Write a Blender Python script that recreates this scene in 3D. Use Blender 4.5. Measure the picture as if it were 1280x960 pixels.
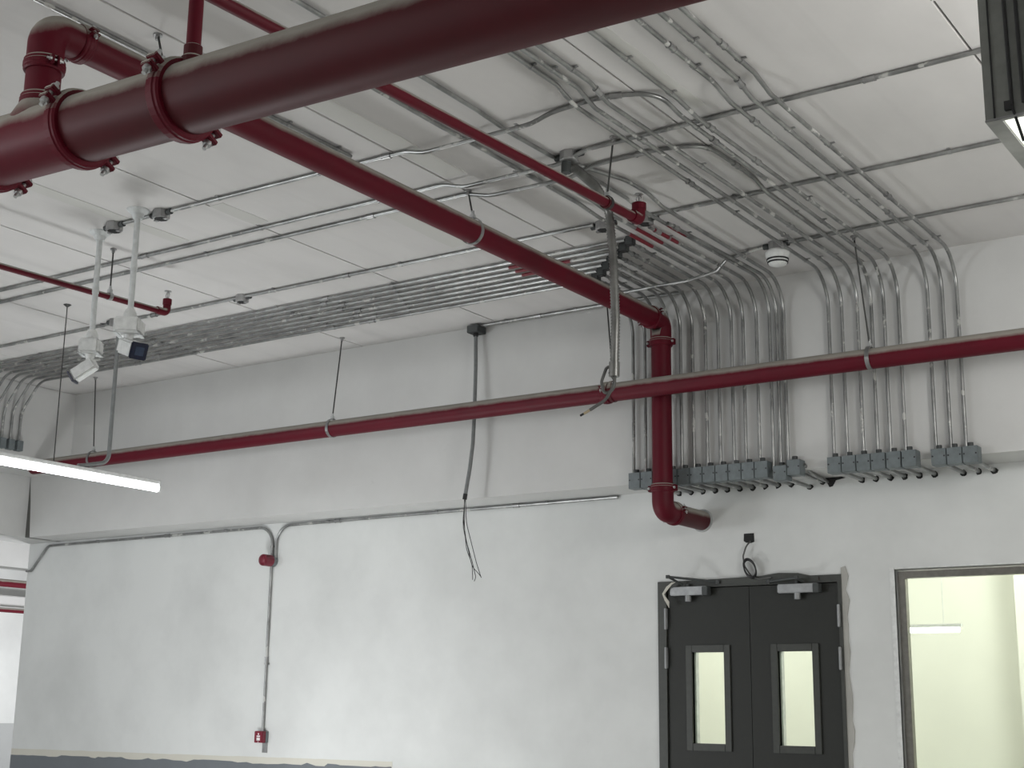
import bpy, bmesh, math, random
from mathutils import Vector, Matrix
for o in list(bpy.data.objects): bpy.data.objects.remove(o)
C = bpy.context.scene.collection
S = bpy.context.scene
random.seed(7)
ZC = 1.5                      # eye height; all z below are relative to the eye and lifted by ZC when linked
F = 1754.0
# ------------------------------------------------------------------ camera
yaw, pitch, roll = .596005, .227858, .0131606
cy, sy, cp, sp = math.cos(yaw), math.sin(yaw), math.cos(pitch), math.sin(pitch)
fwd = Vector((-sy*cp, cy*cp, sp)); rgt = Vector((cy, sy, 0)); upv = rgt.cross(fwd)
r_ = math.cos(roll)*rgt + math.sin(roll)*upv; u_ = -math.sin(roll)*rgt + math.cos(roll)*upv
cam = bpy.data.objects.new('camera', bpy.data.cameras.new('camera')); C.objects.link(cam)
cam.data.sensor_width = 36; cam.data.lens = F*36/1280; cam.data.clip_start = .05
m = Matrix((r_, u_, -fwd)).transposed().to_4x4(); m.translation = (0, 0, ZC); cam.matrix_world = m
S.camera = cam
# ------------------------------------------------------------------ world, lamps, exposure
S.view_settings.view_transform = 'Standard'; S.view_settings.look = 'None'
S.view_settings.exposure = 0.0; S.view_settings.gamma = 1
W = bpy.data.worlds.new('world'); S.world = W; W.use_nodes = True
W.node_tree.nodes['Background'].inputs[0].default_value = (.8, .85, .9, 1); W.node_tree.nodes['Background'].inputs[1].default_value = .1
def area(name, loc, to, sx, sy_, power, col=(1, 1, 1)):
    l = bpy.data.lights.new(name, 'AREA'); l.shape = 'RECTANGLE'; l.size = sx; l.size_y = sy_; l.energy = power; l.color = col
    o = bpy.data.objects.new(name, l); C.objects.link(o); o.location = (loc[0], loc[1], loc[2]+ZC)
    d = Vector(to)-Vector(loc); o.rotation_euler = d.to_track_quat('-Z', 'Y').to_euler()
def lamp(name, loc, power, r=.16, col=(1, 1, 1)):
    l = bpy.data.lights.new(name, 'POINT'); l.shadow_soft_size = r; l.energy = power; l.color = col
    o = bpy.data.objects.new(name, l); C.objects.link(o); o.location = (loc[0], loc[1], loc[2]+ZC)
area('left_front_light', (-13.5, -3.2, .6), (-8.2, 9, -.2), 2.6, 1.8, 258, (.93, .97, 1))  # broad cool light from the left front, aimed at the lower back wall
lamp('tube_row_left', (-8.8, 1.2, 1.75), 60, .2, (.96, .98, 1))
lamp('wall_fill_low', (-8.0, 6.8, -1.1), 150, .35, (.97, .99, 1))  # unseen point light added to brighten the middle of the lower wall
lamp('ceiling_fill_right', (.5, 5.4, 2.0), 205, .6, (1, .99, .96))  # added point light, no fixture; lifts the right side of the ceiling
lamp('ceiling_fill_right_near', (-.1, 3.4, 1.9), 40, .2, (1, .99, .96))  # second added fill for the right side, likewise without a fixture
area('floor_fill_down', (-5.5, 1.2, 2.9), (-5.5, 3.2, -1.5), 3.0, 2.0, 40, (1, .99, .97))  # added area light on the floor, whose bounce brightens the ceiling
lamp('tube_row_behind', (-.6, -2.2, 1.75), 15, .2, (1, .99, .96))
lamp('inner_room_lamp', (-2.2, 10.9, 1.7), 120, .3, (1, 1, .96))
lamp('inner_room_lamp_far', (-5.6, 10.9, 1.7), 70, .3, (1, 1, .96))
lamp('left_bay_lamp', (-13.7, 11.3, .3), 170, .2, (.97, .98, 1))
# ------------------------------------------------------------------ materials
def new(name):
    m = bpy.data.materials.new(name); m.use_nodes = True
    return m, m.node_tree.nodes, m.node_tree.links, m.node_tree.nodes['Principled BSDF']
def noise(N, L, scale, detail=4, rough=.55, stretch=(1, 1, 1)):
    tc = N.new('ShaderNodeNewGeometry'); mp = N.new('ShaderNodeMapping'); mp.inputs['Scale'].default_value = stretch
    n = N.new('ShaderNodeTexNoise'); n.inputs['Scale'].default_value = scale; n.inputs['Detail'].default_value = detail; n.inputs['Roughness'].default_value = rough
    L.new(tc.outputs['Position'], mp.inputs[0]); L.new(mp.outputs[0], n.inputs['Vector']); return n
def ramp(N, L, src, stops):
    r = N.new('ShaderNodeValToRGB'); e = r.color_ramp.elements
    e[0].position, e[0].color = stops[0][0], (*stops[0][1], 1); e[1].position, e[1].color = stops[-1][0], (*stops[-1][1], 1)
    for p, c in stops[1:-1]:
        q = e.new(p); q.color = (*c, 1)
    L.new(src, r.inputs[0]); return r
def mixc(N, L, fac, a, b, mode='MIX'):
    x = N.new('ShaderNodeMix'); x.data_type = 'RGBA'; x.blend_type = mode
    if hasattr(fac, 'links') or not isinstance(fac, (int, float)): L.new(fac, x.inputs[0])
    else: x.inputs[0].default_value = fac
    for i, v in ((6, a), (7, b)):
        if isinstance(v, tuple): x.inputs[i].default_value = (*v, 1)
        else: L.new(v, x.inputs[i])
    return x.outputs[2]
def bump(N, L, B, src, strength, dist=.01):
    b = N.new('ShaderNodeBump'); b.inputs['Strength'].default_value = strength; b.inputs['Distance'].default_value = dist
    L.new(src, b.inputs['Height']); L.new(b.outputs[0], B.inputs['Normal'])
def plaster(name, col, dirt=.86, stretch=(1, 1, 1), marks=True, bands=False):
    m, N, L, B = new(name)
    n1 = noise(N, L, 1.1, 5, .6, stretch); n2 = noise(N, L, 14, 5, .7)
    d = tuple(c*dirt for c in col)
    c1 = ramp(N, L, n1.outputs[0], [(.3, d), (.62, col)]).outputs[0]
    if bands:
        n4 = noise(N, L, 2.2, 3, .5, (2.2, .07, 1))
        c1 = mixc(N, L, ramp(N, L, n4.outputs[0], [(.55, (0, 0, 0)), (.72, (.3, .3, .3))]).outputs[0], c1, tuple(c*.72 for c in col))
    if marks:
        n3 = noise(N, L, 3.3, 8, .75, (1, 1, 1.6))
        c1 = mixc(N, L, ramp(N, L, n3.outputs[0], [(.66, (0, 0, 0)), (.76, (.6, .6, .6))]).outputs[0], c1, tuple(c*.8 for c in col))
    L.new(c1, B.inputs['Base Color']); B.inputs['Roughness'].default_value = .75
    bump(N, L, B, n2.outputs[0], .12, .006)
    return m
def simple(name, col, rough=.5, metal=0, emit=None, es=1, var=.12):
    m, N, L, B = new(name)
    n = noise(N, L, 25, 3)
    c = ramp(N, L, n.outputs[0], [(.3, tuple(x*(1-var) for x in col)), (.7, tuple(min(1, x*(1+var)) for x in col))])
    L.new(c.outputs[0], B.inputs['Base Color'])
    B.inputs['Roughness'].default_value = rough; B.inputs['Metallic'].default_value = metal
    if emit: B.inputs['Emission Color'].default_value = (*emit, 1); B.inputs['Emission Strength'].default_value = es
    return m
def red_paint(name, col, dusty=1.0):
    m, N, L, B = new(name)
    g = N.new('ShaderNodeNewGeometry'); s = N.new('ShaderNodeSeparateXYZ'); L.new(g.outputs['Normal'], s.inputs[0])
    n = noise(N, L, 9, 5, .65); ma = N.new('ShaderNodeMath'); ma.operation = 'MULTIPLY_ADD'; ma.inputs[1].default_value = .3; L.new(n.outputs[0], ma.inputs[0]); L.new(s.outputs[2], ma.inputs[2])
    dust = ramp(N, L, ma.outputs[0], [(.27, (0, 0, 0)), (.62, (dusty,)*3)])
    n2 = noise(N, L, 3.5, 4, .6)
    base = mixc(N, L, ramp(N, L, n2.outputs[0], [(.35, (0, 0, 0)), (.75, (.5, .5, .5))]).outputs[0], col, tuple(c*.6+.006 for c in col))
    n3 = noise(N, L, 40, 4, .7)
    base = mixc(N, L, ramp(N, L, n3.outputs[0], [(.68, (0, 0, 0)), (.8, (.2, .2, .2))]).outputs[0], base, (.2, .18, .165))
    c = mixc(N, L, dust.outputs[0], base, (.33, .31, .275))
    L.new(c, B.inputs['Base Color'])
    rr = N.new('ShaderNodeMapRange'); rr.inputs[3].default_value = .5; rr.inputs[4].default_value = .9
    L.new(dust.outputs[0], rr.inputs[0]); L.new(rr.outputs[0], B.inputs['Roughness'])
    B.inputs['Specular IOR Level'].default_value = .22
    return m
def galv(name, col=(.33, .335, .33), splash=True):
    m, N, L, B = new(name)
    n = noise(N, L, 6, 4, .6); n2 = noise(N, L, 9, 4, .6, (1, 1, 1))
    c = ramp(N, L, n.outputs[0], [(.3, tuple(x*.6 for x in col)), (.7, tuple(x*1.25 for x in col))]).outputs[0]
    B.inputs['Metallic'].default_value = .75; B.inputs['Roughness'].default_value = .3
    if splash:
        k = ramp(N, L, n2.outputs[0], [(.6, (0, 0, 0)), (.64, (1, 1, 1))])
        c = mixc(N, L, k.outputs[0], c, (.5, .5, .48))
        rr = N.new('ShaderNodeMapRange'); rr.inputs[3].default_value = .75; rr.inputs[4].default_value = 0; L.new(k.outputs[0], rr.inputs[0]); L.new(rr.outputs[0], B.inputs['Metallic'])
    L.new(c, B.inputs['Base Color'])
    return m
M = dict(slabdark=plaster('mortar_gap', (.12, .12, .11)),
 wall=plaster('white_wall_paint', (.70, .71, .70)), beam=plaster('beam_paint', (.62, .62, .61), .9),
 ceil=plaster('ceiling_paint', (.665, .65, .64), .88, (1, .5, 1), True, True), slab=plaster('bare_slab', (.3, .3, .28)),
 filler=plaster('joint_filler_paint', (.60, .595, .57), .9, (1, .3, 1)), floor=plaster('grey_floor', (.55, .55, .53)), grey=plaster('grey_wainscot_paint', (.16, .175, .19), .85, marks=False),
 palegrey=plaster('pale_grey_paint', (.42, .43, .43), .9, marks=False), cream=plaster('cream_primer', (.62, .60, .53), .92, marks=False),
 yellow=plaster('pale_yellow_paint', (.80, .795, .735), .93, marks=False),
 red=red_paint('red_pipe_paint', (.105, .0025, .012)), darkred=red_paint('weathered_red_paint', (.072, .007, .011)),
 redsplash=simple('red_overspray', (.16, .008, .018), .5), redplastic=simple('red_plastic', (.16, .006, .022), .35),
 galv=galv('galvanised_conduit'), steel=galv('galvanised_fitting', (.38, .38, .38), False), bolt=simple('zinc_bolt', (.55, .56, .56), .35, .7),
 box=simple('grey_box_paint', (.155, .178, .185), .5, .15), boxdark=simple('dark_grey_box', (.05, .055, .055), .55), black=simple('black_rubber', (.012, .012, .013), .5),
 rod=simple('dark_threaded_rod', (.05, .05, .048), .5, .4), hose=galv('flexible_metal_hose', (.26, .26, .25), False),
 pole=simple('white_pole_paint', (.60, .62, .62), .45), white=simple('white_plastic', (.68, .69, .68), .4), navy=simple('dark_blue_front', (.006, .010, .035), .12),
 lens=simple('lens_window', (.03, .05, .10), .08), door=simple('olive_grey_door_paint', (.011, .012, .0092), .6, var=.08), frame=simple('door_frame_paint', (.04, .042, .036), .5),
 bead=simple('door_bead_paint', (.03, .032, .026), .45), closer=simple('silver_closer', (.30, .305, .31), .4, .3), stainless=simple('brushed_frame', (.22, .21, .19), .28, .85),
 plasterpatch=plaster('raw_plaster', (.45, .44, .41), .7), dark=simple('dark_hole', (.02, .02, .02), .9), duct=simple('dark_sheet_metal', (.21, .215, .20), .5, .35),
 tube=simple('tube_glow', (1, 1, 1), .5, 0, (.93, .96, 1), 9), inner=simple('reflection_streak_glow', (1, 1, 1), .5, 0, (1, 1, .95), 5),  # inner: glow of the added tube that imitates a reflection in the window
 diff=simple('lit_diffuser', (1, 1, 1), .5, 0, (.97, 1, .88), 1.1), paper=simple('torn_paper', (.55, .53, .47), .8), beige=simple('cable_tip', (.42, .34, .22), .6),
 cable=simple('grey_cable', (.10, .10, .095), .5), pvc=simple('grey_plastic_pipe', (.19, .20, .20), .4), label=simple('white_print', (.75, .72, .72), .5))
g, N, L, B = new('window_glass'); tr = N.new('ShaderNodeBsdfTransparent'); gl = N.new('ShaderNodeBsdfGlossy'); gl.inputs['Roughness'].default_value = .02
tr.inputs[0].default_value = (.96, .99, .95, 1); mx = N.new('ShaderNodeMixShader'); mx.inputs[0].default_value = .05
L.new(tr.outputs[0], mx.inputs[1]); L.new(gl.outputs[0], mx.inputs[2]); L.new(mx.outputs[0], N['Material Output'].inputs[0]); M['glass'] = g
# ------------------------------------------------------------------ mesh helpers
V = Vector
def bm_new(): return bmesh.new()
def box(bm, x0, x1, y0, y1, z0, z1, bev=0, mat=None):
    vs = [bm.verts.new((x, y, z)) for x in (x0, x1) for y in (y0, y1) for z in (z0, z1)]
    fs = [(0, 1, 3, 2), (4, 6, 7, 5), (0, 4, 5, 1), (2, 3, 7, 6), (0, 2, 6, 4), (1, 5, 7, 3)]
    ff = [bm.faces.new([vs[i] for i in f]) for f in fs]
    if mat is not None:
        for v in vs: v.co = mat @ v.co
    if bev:
        es = list({e for f in ff for e in f.edges}); bmesh.ops.bevel(bm, geom=es, offset=bev, segments=2, affect='EDGES')
    return bm
def fillet(pts, rad, n=7):
    pts = [V(p) for p in pts]; out = [pts[0]]
    for i in range(1, len(pts)-1):
        a, b, c = pts[i-1], pts[i], pts[i+1]; r = rad[min(i-1, len(rad)-1)] if isinstance(rad, (list, tuple)) else rad
        u, w = (a-b), (c-b); lu, lw = u.length, w.length; u.normalize(); w.normalize()
        ang = u.angle(w)
        if ang > math.pi-.01: out.append(b); continue
        t = min(r/math.tan(ang/2), lu*.49, lw*.49)
        rr = t*math.tan(ang/2); bis = (u+w).normalized(); cen = b+bis*(rr/math.sin(ang/2))
        s, e = b+u*t-cen, b+w*t-cen; tot = s.angle(e); k = max(2, int(n*1.5*tot/1.57)+1)
        for j in range(k+1):
            q = j/k; out.append(cen+(s*math.sin((1-q)*tot)+e*math.sin(q*tot))/math.sin(tot))
    out.append(pts[-1]); return out
def tube(bm, pts, r, seg=12, caps=True, rads=None):
    pts = [V(p) for p in pts]
    pts = [p for i, p in enumerate(pts) if i == 0 or (p-pts[i-1]).length > 1e-5]
    n = len(pts); T = []
    for i in range(n):
        t = (pts[min(i+1, n-1)]-pts[max(i-1, 0)]); T.append(t.normalized())
    ref = V((0, 0, 1)) if abs(T[0].z) < .9 else V((1, 0, 0)); u = T[0].cross(ref).normalized(); rings = []
    for i in range(n):
        u = (u-T[i]*u.dot(T[i])).normalized(); w = T[i].cross(u); rr = rads[i] if rads else r
        rings.append([bm.verts.new(pts[i]+(u*math.cos(a)+w*math.sin(a))*rr) for a in [2*math.pi*k/seg for k in range(seg)]])
    for a, b in zip(rings, rings[1:]):
        for k in range(seg):
            f = bm.faces.new((a[k], a[(k+1) % seg], b[(k+1) % seg], b[k])); f.smooth = True
    if caps:
        bm.faces.new([bm.verts.new(v.co) for v in rings[0][::-1]]); bm.faces.new([bm.verts.new(v.co) for v in rings[-1]])
    return bm
def lathe(bm, p, axis, prof, seg=24):
    axis = V(axis).normalized(); p = V(p)
    pts = [p+axis*h for h, r in prof]
    ref = V((0, 0, 1)) if abs(axis.z) < .9 else V((1, 0, 0)); u = axis.cross(ref).normalized(); w = axis.cross(u); rings = []
    for q, (h, r) in zip(pts, prof):
        rings.append([bm.verts.new(q+(u*math.cos(2*math.pi*k/seg)+w*math.sin(2*math.pi*k/seg))*max(r, 1e-4)) for k in range(seg)])
    for a, b in zip(rings, rings[1:]):
        for k in range(seg): bm.faces.new((a[k], a[(k+1) % seg], b[(k+1) % seg], b[k]))
    bm.faces.new(rings[0][::-1]); bm.faces.new(rings[-1])
    return bm
def prism(bm, pts2, y0, y1):            # polygon in x,z extruded in y
    a = [bm.verts.new((x, y0, z)) for x, z in pts2]; b = [bm.verts.new((x, y1, z)) for x, z in pts2]; n = len(a)
    bm.faces.new(a); bm.faces.new(b[::-1])
    for i in range(n): bm.faces.new((a[i], b[i], b[(i+1) % n], a[(i+1) % n]))
    return bm
def link(name, bm, mat, parent=None, base=None, label=None, cat=None, group=None, kind=None, smooth=False):
    bmesh.ops.recalc_face_normals(bm, faces=bm.faces)
    if base is None:
        if parent is not None: base = V(parent['_b'])
        else:
            zs = [v.co.z for v in bm.verts]; base = V((sum(v.co.x for v in bm.verts)/len(zs), sum(v.co.y for v in bm.verts)/len(zs), min(zs)))
    base = V(base)
    for v in bm.verts: v.co -= base
    me = bpy.data.meshes.new(name); bm.to_mesh(me); bm.free()
    if smooth: 
        for p in me.polygons: p.use_smooth = True
    me.materials.append(M[mat] if isinstance(mat, str) else mat)
    o = bpy.data.objects.new(name, me); C.objects.link(o); o['_b'] = tuple(base)
    if parent is not None: o.parent = parent
    else: o.location = (base.x, base.y, base.z+ZC)
    if label: o['label'] = label
    if cat: o['category'] = cat
    if group: o['group'] = group
    if kind: o['kind'] = kind
    return o
def thing(name, base, label, cat, group=None, kind=None):
    o = bpy.data.objects.new(name, None); C.objects.link(o); base = V(base); o.location = (base.x, base.y, base.z+ZC); o['_b'] = tuple(base)
    o.empty_display_size = .1; o['label'] = label; o['category'] = cat
    if group: o['group'] = group
    if kind: o['kind'] = kind
    return o
# ------------------------------------------------------------------ the setting
H = 3.042; YB = 9.0; YW = 9.4; ZS = 1.63; FL = -1.5
def struct(name, bm, mat, parent=None): return link(name, bm, mat, parent, kind='structure' if parent is None else None)
b = bm_new(); box(b, -16.2, 3.2, -4.2, 14, H+.025, H+.2); ceil = struct('ceiling', b, 'slab')
joints = [-16.1, -13.65, -12.15, -10.65, -9.15, -7.67, -6.235, -4.72, -3.185, -1.635, -.1, 1.4, 3.1]
for x0, x1 in zip(joints, joints[1:]):
    b = bm_new(); box(b, x0+.006, x1-.006, -4.1, 13.9, H+random.uniform(-.0015, .0015), H+.026, .002); link('ceiling_panel', b, 'ceil', ceil)
for x, y0_, y1_, w_ in ((-6.90, 2.5, 6.2, .11), (-4.62, 4.5, 6.2, .15), (-6.18, 5.8, 6.2, .12), (-3.0, 4.4, 6.1, .10), (-5.35, 6.5, 7.25, .14), (-1.60, 3.2, 5.65, .07)):
    b = bm_new(); pp = []; k = int((y1_-y0_)/.12)
    l_ = [(x-w_/2+random.uniform(-.006, .006), y0_+(y1_-y0_)*i/k) for i in range(k+1)]; r2 = [(x+w_/2+random.uniform(-.006, .006), y0_+(y1_-y0_)*i/k) for i in range(k+1)]
    for (p, q, p2, q2) in zip(l_, r2, l_[1:], r2[1:]):
        b.faces.new([b.verts.new((*v, H-.003)) for v in (p, q, q2, p2)])
    bmesh.ops.remove_doubles(b, verts=b.verts, dist=1e-5); ex = bmesh.ops.extrude_face_region(b, geom=b.faces[:]); bmesh.ops.translate(b, verts=[v for v in ex['geom'] if isinstance(v, bmesh.types.BMVert)], vec=(0, 0, .003))
    link('joint_filler', b, 'filler', ceil)
b = bm_new(); box(b, -16.2, 3.2, -4.2, 14, FL-.1, FL); struct('floor', b, 'floor')
b = bm_new()
DX0, DX1, DZ = -5.024, -3.589, .945; WX0, WX1, WZ1, WZ0 = -3.211, -.9, .962, -.6
YI = 9.62
box(b, -12.48, DX0, YW, YI, FL, ZS); box(b, DX0, DX1, YW, YI, DZ, ZS); box(b, DX1, WX0, YW, YI, FL, ZS)
box(b, WX0, WX1, YW, YI, WZ1, ZS); box(b, WX0, WX1, YW, YI, FL, WZ0); box(b, WX1, 3.1, YW, YI, FL, ZS)
struct('wall_back', b, 'wall')
b = bm_new()
for (x0, x1) in ((-12.0, 3.1),):
    vs = [(-11.965, YB, ZS), (-12.0, YB, 2.0), (-12.035, YB, 2.25), (-12.035, YB, H), (3.1, YB, H), (3.1, YB, ZS)]
    prism(b, [(p[0], p[2]) for p in vs], YB, YI)
bmesh.ops.recalc_face_normals(b, faces=b.faces)
struct('trim_1', b, 'beam')                                     # beam over the back wall
b = bm_new(); box(b, -12.5, -12.045, -4.1, YI, ZS, H, .008); box(b, -12.2, -11.43, -4.1, YI-.3, 2.25, H-.001, .006); struct('trim_2', b, 'beam')
b = bm_new(); box(b, -12.044, -11.96, YB+.006, YB+.3, ZS+.003, 2.24); struct('trim_3', b, 'slabdark')
b = bm_new(); box(b, -16.2, -16, -4.1, 14, FL, H); struct('wall_left', b, 'wall')
b = bm_new(); box(b, -16.0, -15.6, -4.1, 13.9, 1.72, 2.4, .01); box(b, -16, -15.75, -4.1, 13.9, 1.22, 1.36, .01); struct('trim_4', b, 'beam')
b = bm_new(); box(b, -16, -15.985, -4.1, 13.9, FL, -.26); struct('trim_5', b, 'palegrey')
b = bm_new(); box(b, -16, -6, 13.8, 14, FL, H); struct('wall_far', b, 'wall')
b = bm_new(); box(b, 3, 3.2, -4.1, 14, FL, H); struct('wall_right', b, 'wall')
b = bm_new(); box(b, -16.1, 3.1, -4.2, -4.0, FL, H); struct('wall_front', b, 'wall')
# room behind the door and window
b = bm_new(); box(b, -6.6, 3, 12.6, 12.75, FL, 2.6); box(b, -6.75, -6.6, YI, 12.75, FL, 2.6); box(b, -3.15, -2.3, 12.2, 12.6, FL, 2.6); box(b, -6.7, 3.0, YI, 12.7, 2.45, 2.6)
struct('wall_inner', b, 'yellow')
# painted dado with its ragged cream primer edge
def ragged(name, x0, x1, ztop, amp, y, mat, step=.09):
    pts = [(x0, FL)]; x = x0; z = ztop(x0)
    while x < x1:
        if random.random() < .45: z = ztop(x)+random.uniform(-amp, amp)
        pts.append((x, z+random.uniform(-amp, amp)*.2)); x += random.uniform(.4, 1.2)*step
    pts += [(x1, ztop(x1)), (x1, FL)]; b = bm_new(); prism(b, pts, y, YW+.001); struct(name, b, mat)
ragged('trim_6', -12.478, -7.52, lambda x: -.452+.004*(x+12.5), .002, YW-.002, 'cream')
ragged('trim_7', -12.478, -7.525, lambda x: -.512+.007*(x+12.5), .012, YW-.004, 'grey')
# ------------------------------------------------------------------ door
door = thing('door_1', (-4.3, YW, FL), 'olive grey steel double door with two narrow glazed panels', 'door', kind='structure')
b = bm_new(); y0, y1 = YW-.012, YI
box(b, DX0, -4.955, y0, y1, FL, DZ); box(b, -3.615, DX1, y0, y1, FL, DZ); box(b, -4.955, -3.615, y0, y1, .893, DZ); box(b, -4.955, -3.615, YW+.055, YW+.08, .86, .9); box(b, -4.97, -4.93, YW+.055, YW+.08, FL, .86); box(b, -3.64, -3.60, YW+.055, YW+.08, FL, .86); box(b, -4.32, -4.26, YW+.055, YW+.07, FL, .86); link('door_frame', b, 'frame', door)
def leaf(x0, x1, wx0, wx1):
    b = bm_new(); y0, y1 = YW+.004, YW+.05; z0, z1 = -.222, .424
    box(b, x0, wx0, y0, y1, FL+.01, .886); box(b, wx1, x1, y0, y1, FL+.01, .886); box(b, wx0, wx1, y0, y1, z1, .886); box(b, wx0, wx1, y0, y1, FL+.01, z0)
    lf = link('leaf', b, 'door', door); q = .05; b = bm_new()
    for (a0, a1, c0, c1) in ((wx0-q, wx0, z0-q, z1+q), (wx1, wx1+q, z0-q, z1+q), (wx0, wx1, z1, z1+q), (wx0, wx1, z0-q, z0)): box(b, a0, a1, y0-.012, y1+.01, c0, c1, .003)
    link('glazing_bead', b, 'bead', lf)
    b = bm_new(); box(b, wx0, wx1, y0+.024, y0+.028, z0, z1); link('pane', b, 'glass', lf)
    b = bm_new(); w = .013; box(b, wx0, wx0+w, y0+.03, y1+.03, z0, z1); link('rebate', b, 'white', lf)
    return lf
lfL = leaf(-4.950, -4.292, -4.752, -4.496); lfR = leaf(-4.288, -3.619, -4.081, -3.822)
def closer(x0, x1, z, lf, arm):
    b = bm_new(); box(b, x0, x1, YW-.06, YW+.004, z-.03, z+.032, .006); link('closer_body', b, 'closer', lf)
    b = bm_new(); box(b, x1-.035, x1+.012, YW-.064, YW-.002, z-.034, z+.03, .004); link('closer_cap', b, 'boxdark', lf)
    xm = (x0+x1)/2-.01; b = bm_new(); tube(b, [(xm, YW-.035, z-.075), (xm, YW-.035, z-.03)], .022, 12); link('closer_spindle', b, 'closer', lf)
    b = bm_new(); tube(b, [(xm, YW-.035, z+.03), (xm, YW-.035, z+.055)], .014, 8)
    for p, q in zip(arm, arm[1:]): tube(b, [p, q], .009, 8)
    for p in arm[1:]: tube(b, [(p[0], p[1], p[2]-.012), (p[0], p[1], p[2]+.012)], .016, 10)
    link('closer_arm', b, 'boxdark', lf)
closer(-4.90, -4.60, .865, lfL, [(-4.80, YW-.04, .915), (-4.86, YW-.16, .965), (-4.52, YW-.03, .925)])
closer(-4.045, -3.745, .855, lfR, [(-3.86, YW-.035, .90), (-3.88, YW-.10, .925), (-4.12, YW-.035, .91)])
for hx, zs in ((-4.957, (.67, .385)), (-3.612, (.66, .37))):
    for z in zs:
        b = bm_new(); box(b, hx-.012, hx+.010, YW-.022, YW+.0, z-.075, z+.075, .002); tube(b, [(hx, YW-.022, z-.077), (hx, YW-.022, z+.077)], .009, 8); link('hinge', b, 'closer', door)
b = bm_new(); prism(b, [(-4.70, .945), (-4.2, .955), (-4.05, .972), (-3.9, .965), (-3.75, .93), (-3.75, .905), (-4.7, .905)], YW-.02, YW-.012); link('head_plate', b, 'frame', door)
b = bm_new(); vs = [(-4.935, .845), (-4.87, .915), (-4.83, .935), (-4.87, .93), (-4.915, .90), (-4.95, .85), (-4.93, .80), (-4.895, .745), (-4.893, .79), (-4.925, .83)]
prism(b, vs[::-1], YW-.082, YW-.076); link('plaster_scrap', b, 'paper', label='torn cream scrap of masking paper stuck on the left door closer', cat='paper')
# crumbling plaster edge beside the door
pts = []; z = .93
while z > FL: pts.append((DX1+.035+random.uniform(-.014, .02), z)); z -= random.uniform(.05, .14)
pts = [(DX1-.002, .99), (DX1+.03, 1.0)]+pts+[(DX1+.035, FL), (DX1-.002, FL)]
b = bm_new(); prism(b, pts, YW-.006, YW+.001); struct('trim_8', b, 'plasterpatch')
# hole in the wall with the coiled cable over the door
t = thing('cable_outlet', (-4.27, YW, 1.2), 'black square hole in the wall above the double door with a short drooping cable', 'cable outlet')
b = bm_new(); prism(b, [(-4.315, 1.268), (-4.238, 1.268), (-4.236, 1.205), (-4.262, 1.198), (-4.30, 1.202), (-4.318, 1.215)], YW-.004, YW+.001); link('hole', b, 'dark', t)
b = bm_new(); tube(b, fillet([(-4.265, YW-.004, 1.21), (-4.28, YW-.05, 1.17), (-4.31, YW-.04, 1.10), (-4.305, YW-.03, 1.03), (-4.25, YW-.03, .95), (-4.2, YW-.025, .935), (-4.10, YW-.03, .94)], .05), .006, 8); link('cable', b, 'cable', t)
b = bm_new()
for k in range(3):
    P = []
    for i in range(33):
        a = 2*math.pi*i/32; u, w = .045*math.cos(a), .072*math.sin(a); P.append((-4.262+u*.9-w*.35+.004*k, YW-.03-.012*k, 1.005+w*.9+u*.25+.005*k))
    tube(b, P, .0055, 6, False)
link('cable_coil', b, 'black', t)
# ------------------------------------------------------------------ window
win = thing('window_1', (-2.1, YW, WZ0), 'fixed window with brushed metal frame looking into a pale yellow room', 'window', kind='structure')
b = bm_new(); fx0, fx1, fz1 = WX0+.012, WX1, WZ1-.014; fw = .047
box(b, fx0, fx0+fw, YW+.03, YW+.09, WZ0, fz1, .002); box(b, fx1-fw, fx1, YW+.03, YW+.09, WZ0, fz1, .002); box(b, fx0+fw, fx1-fw, YW+.03, YW+.09, fz1-fw, fz1, .002); box(b, fx0+fw, fx1-fw, YW+.03, YW+.09, WZ0, WZ0+fw, .002)
link('window_frame', b, 'stainless', win)
b = bm_new(); box(b, fx0+fw, fx1-fw, YW+.06, YW+.066, WZ0+fw, fz1-fw); link('pane', b, 'glass', win)
b = bm_new(); box(b, WX0-.035, WX0, YW-.006, YW+.03, WZ0, WZ1+.012, .002); box(b, WX0, WX1, YW-.006, YW+.03, WZ1, WZ1+.012, .002); link('reveal_edge', b, 'white', win)
b = bm_new(); tube(b, [(-4.1, 11.2, .655), (-3.33, 11.2, .655)], .022, 10); t = thing('reflection_streak_tube', (-3.7, 11.2, .655), 'slim glowing tube added behind the window glass as its bright reflected streak', 'lamp'); link('tube', b, 'inner', t)  # added glowing tube, takes the place of a tube's reflection in the pane
b = bm_new(); box(b, -4.12, -3.31, 11.185, 11.215, .675, .70); tube(b, [(-3.95, 11.2, .69), (-3.95, 11.2, 2.45)], .003, 6); tube(b, [(-3.45, 11.2, .69), (-3.45, 11.2, 2.45)], .003, 6); link('housing', b, 'white', t)  # housing and wires made up to carry the added streak tube
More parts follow.
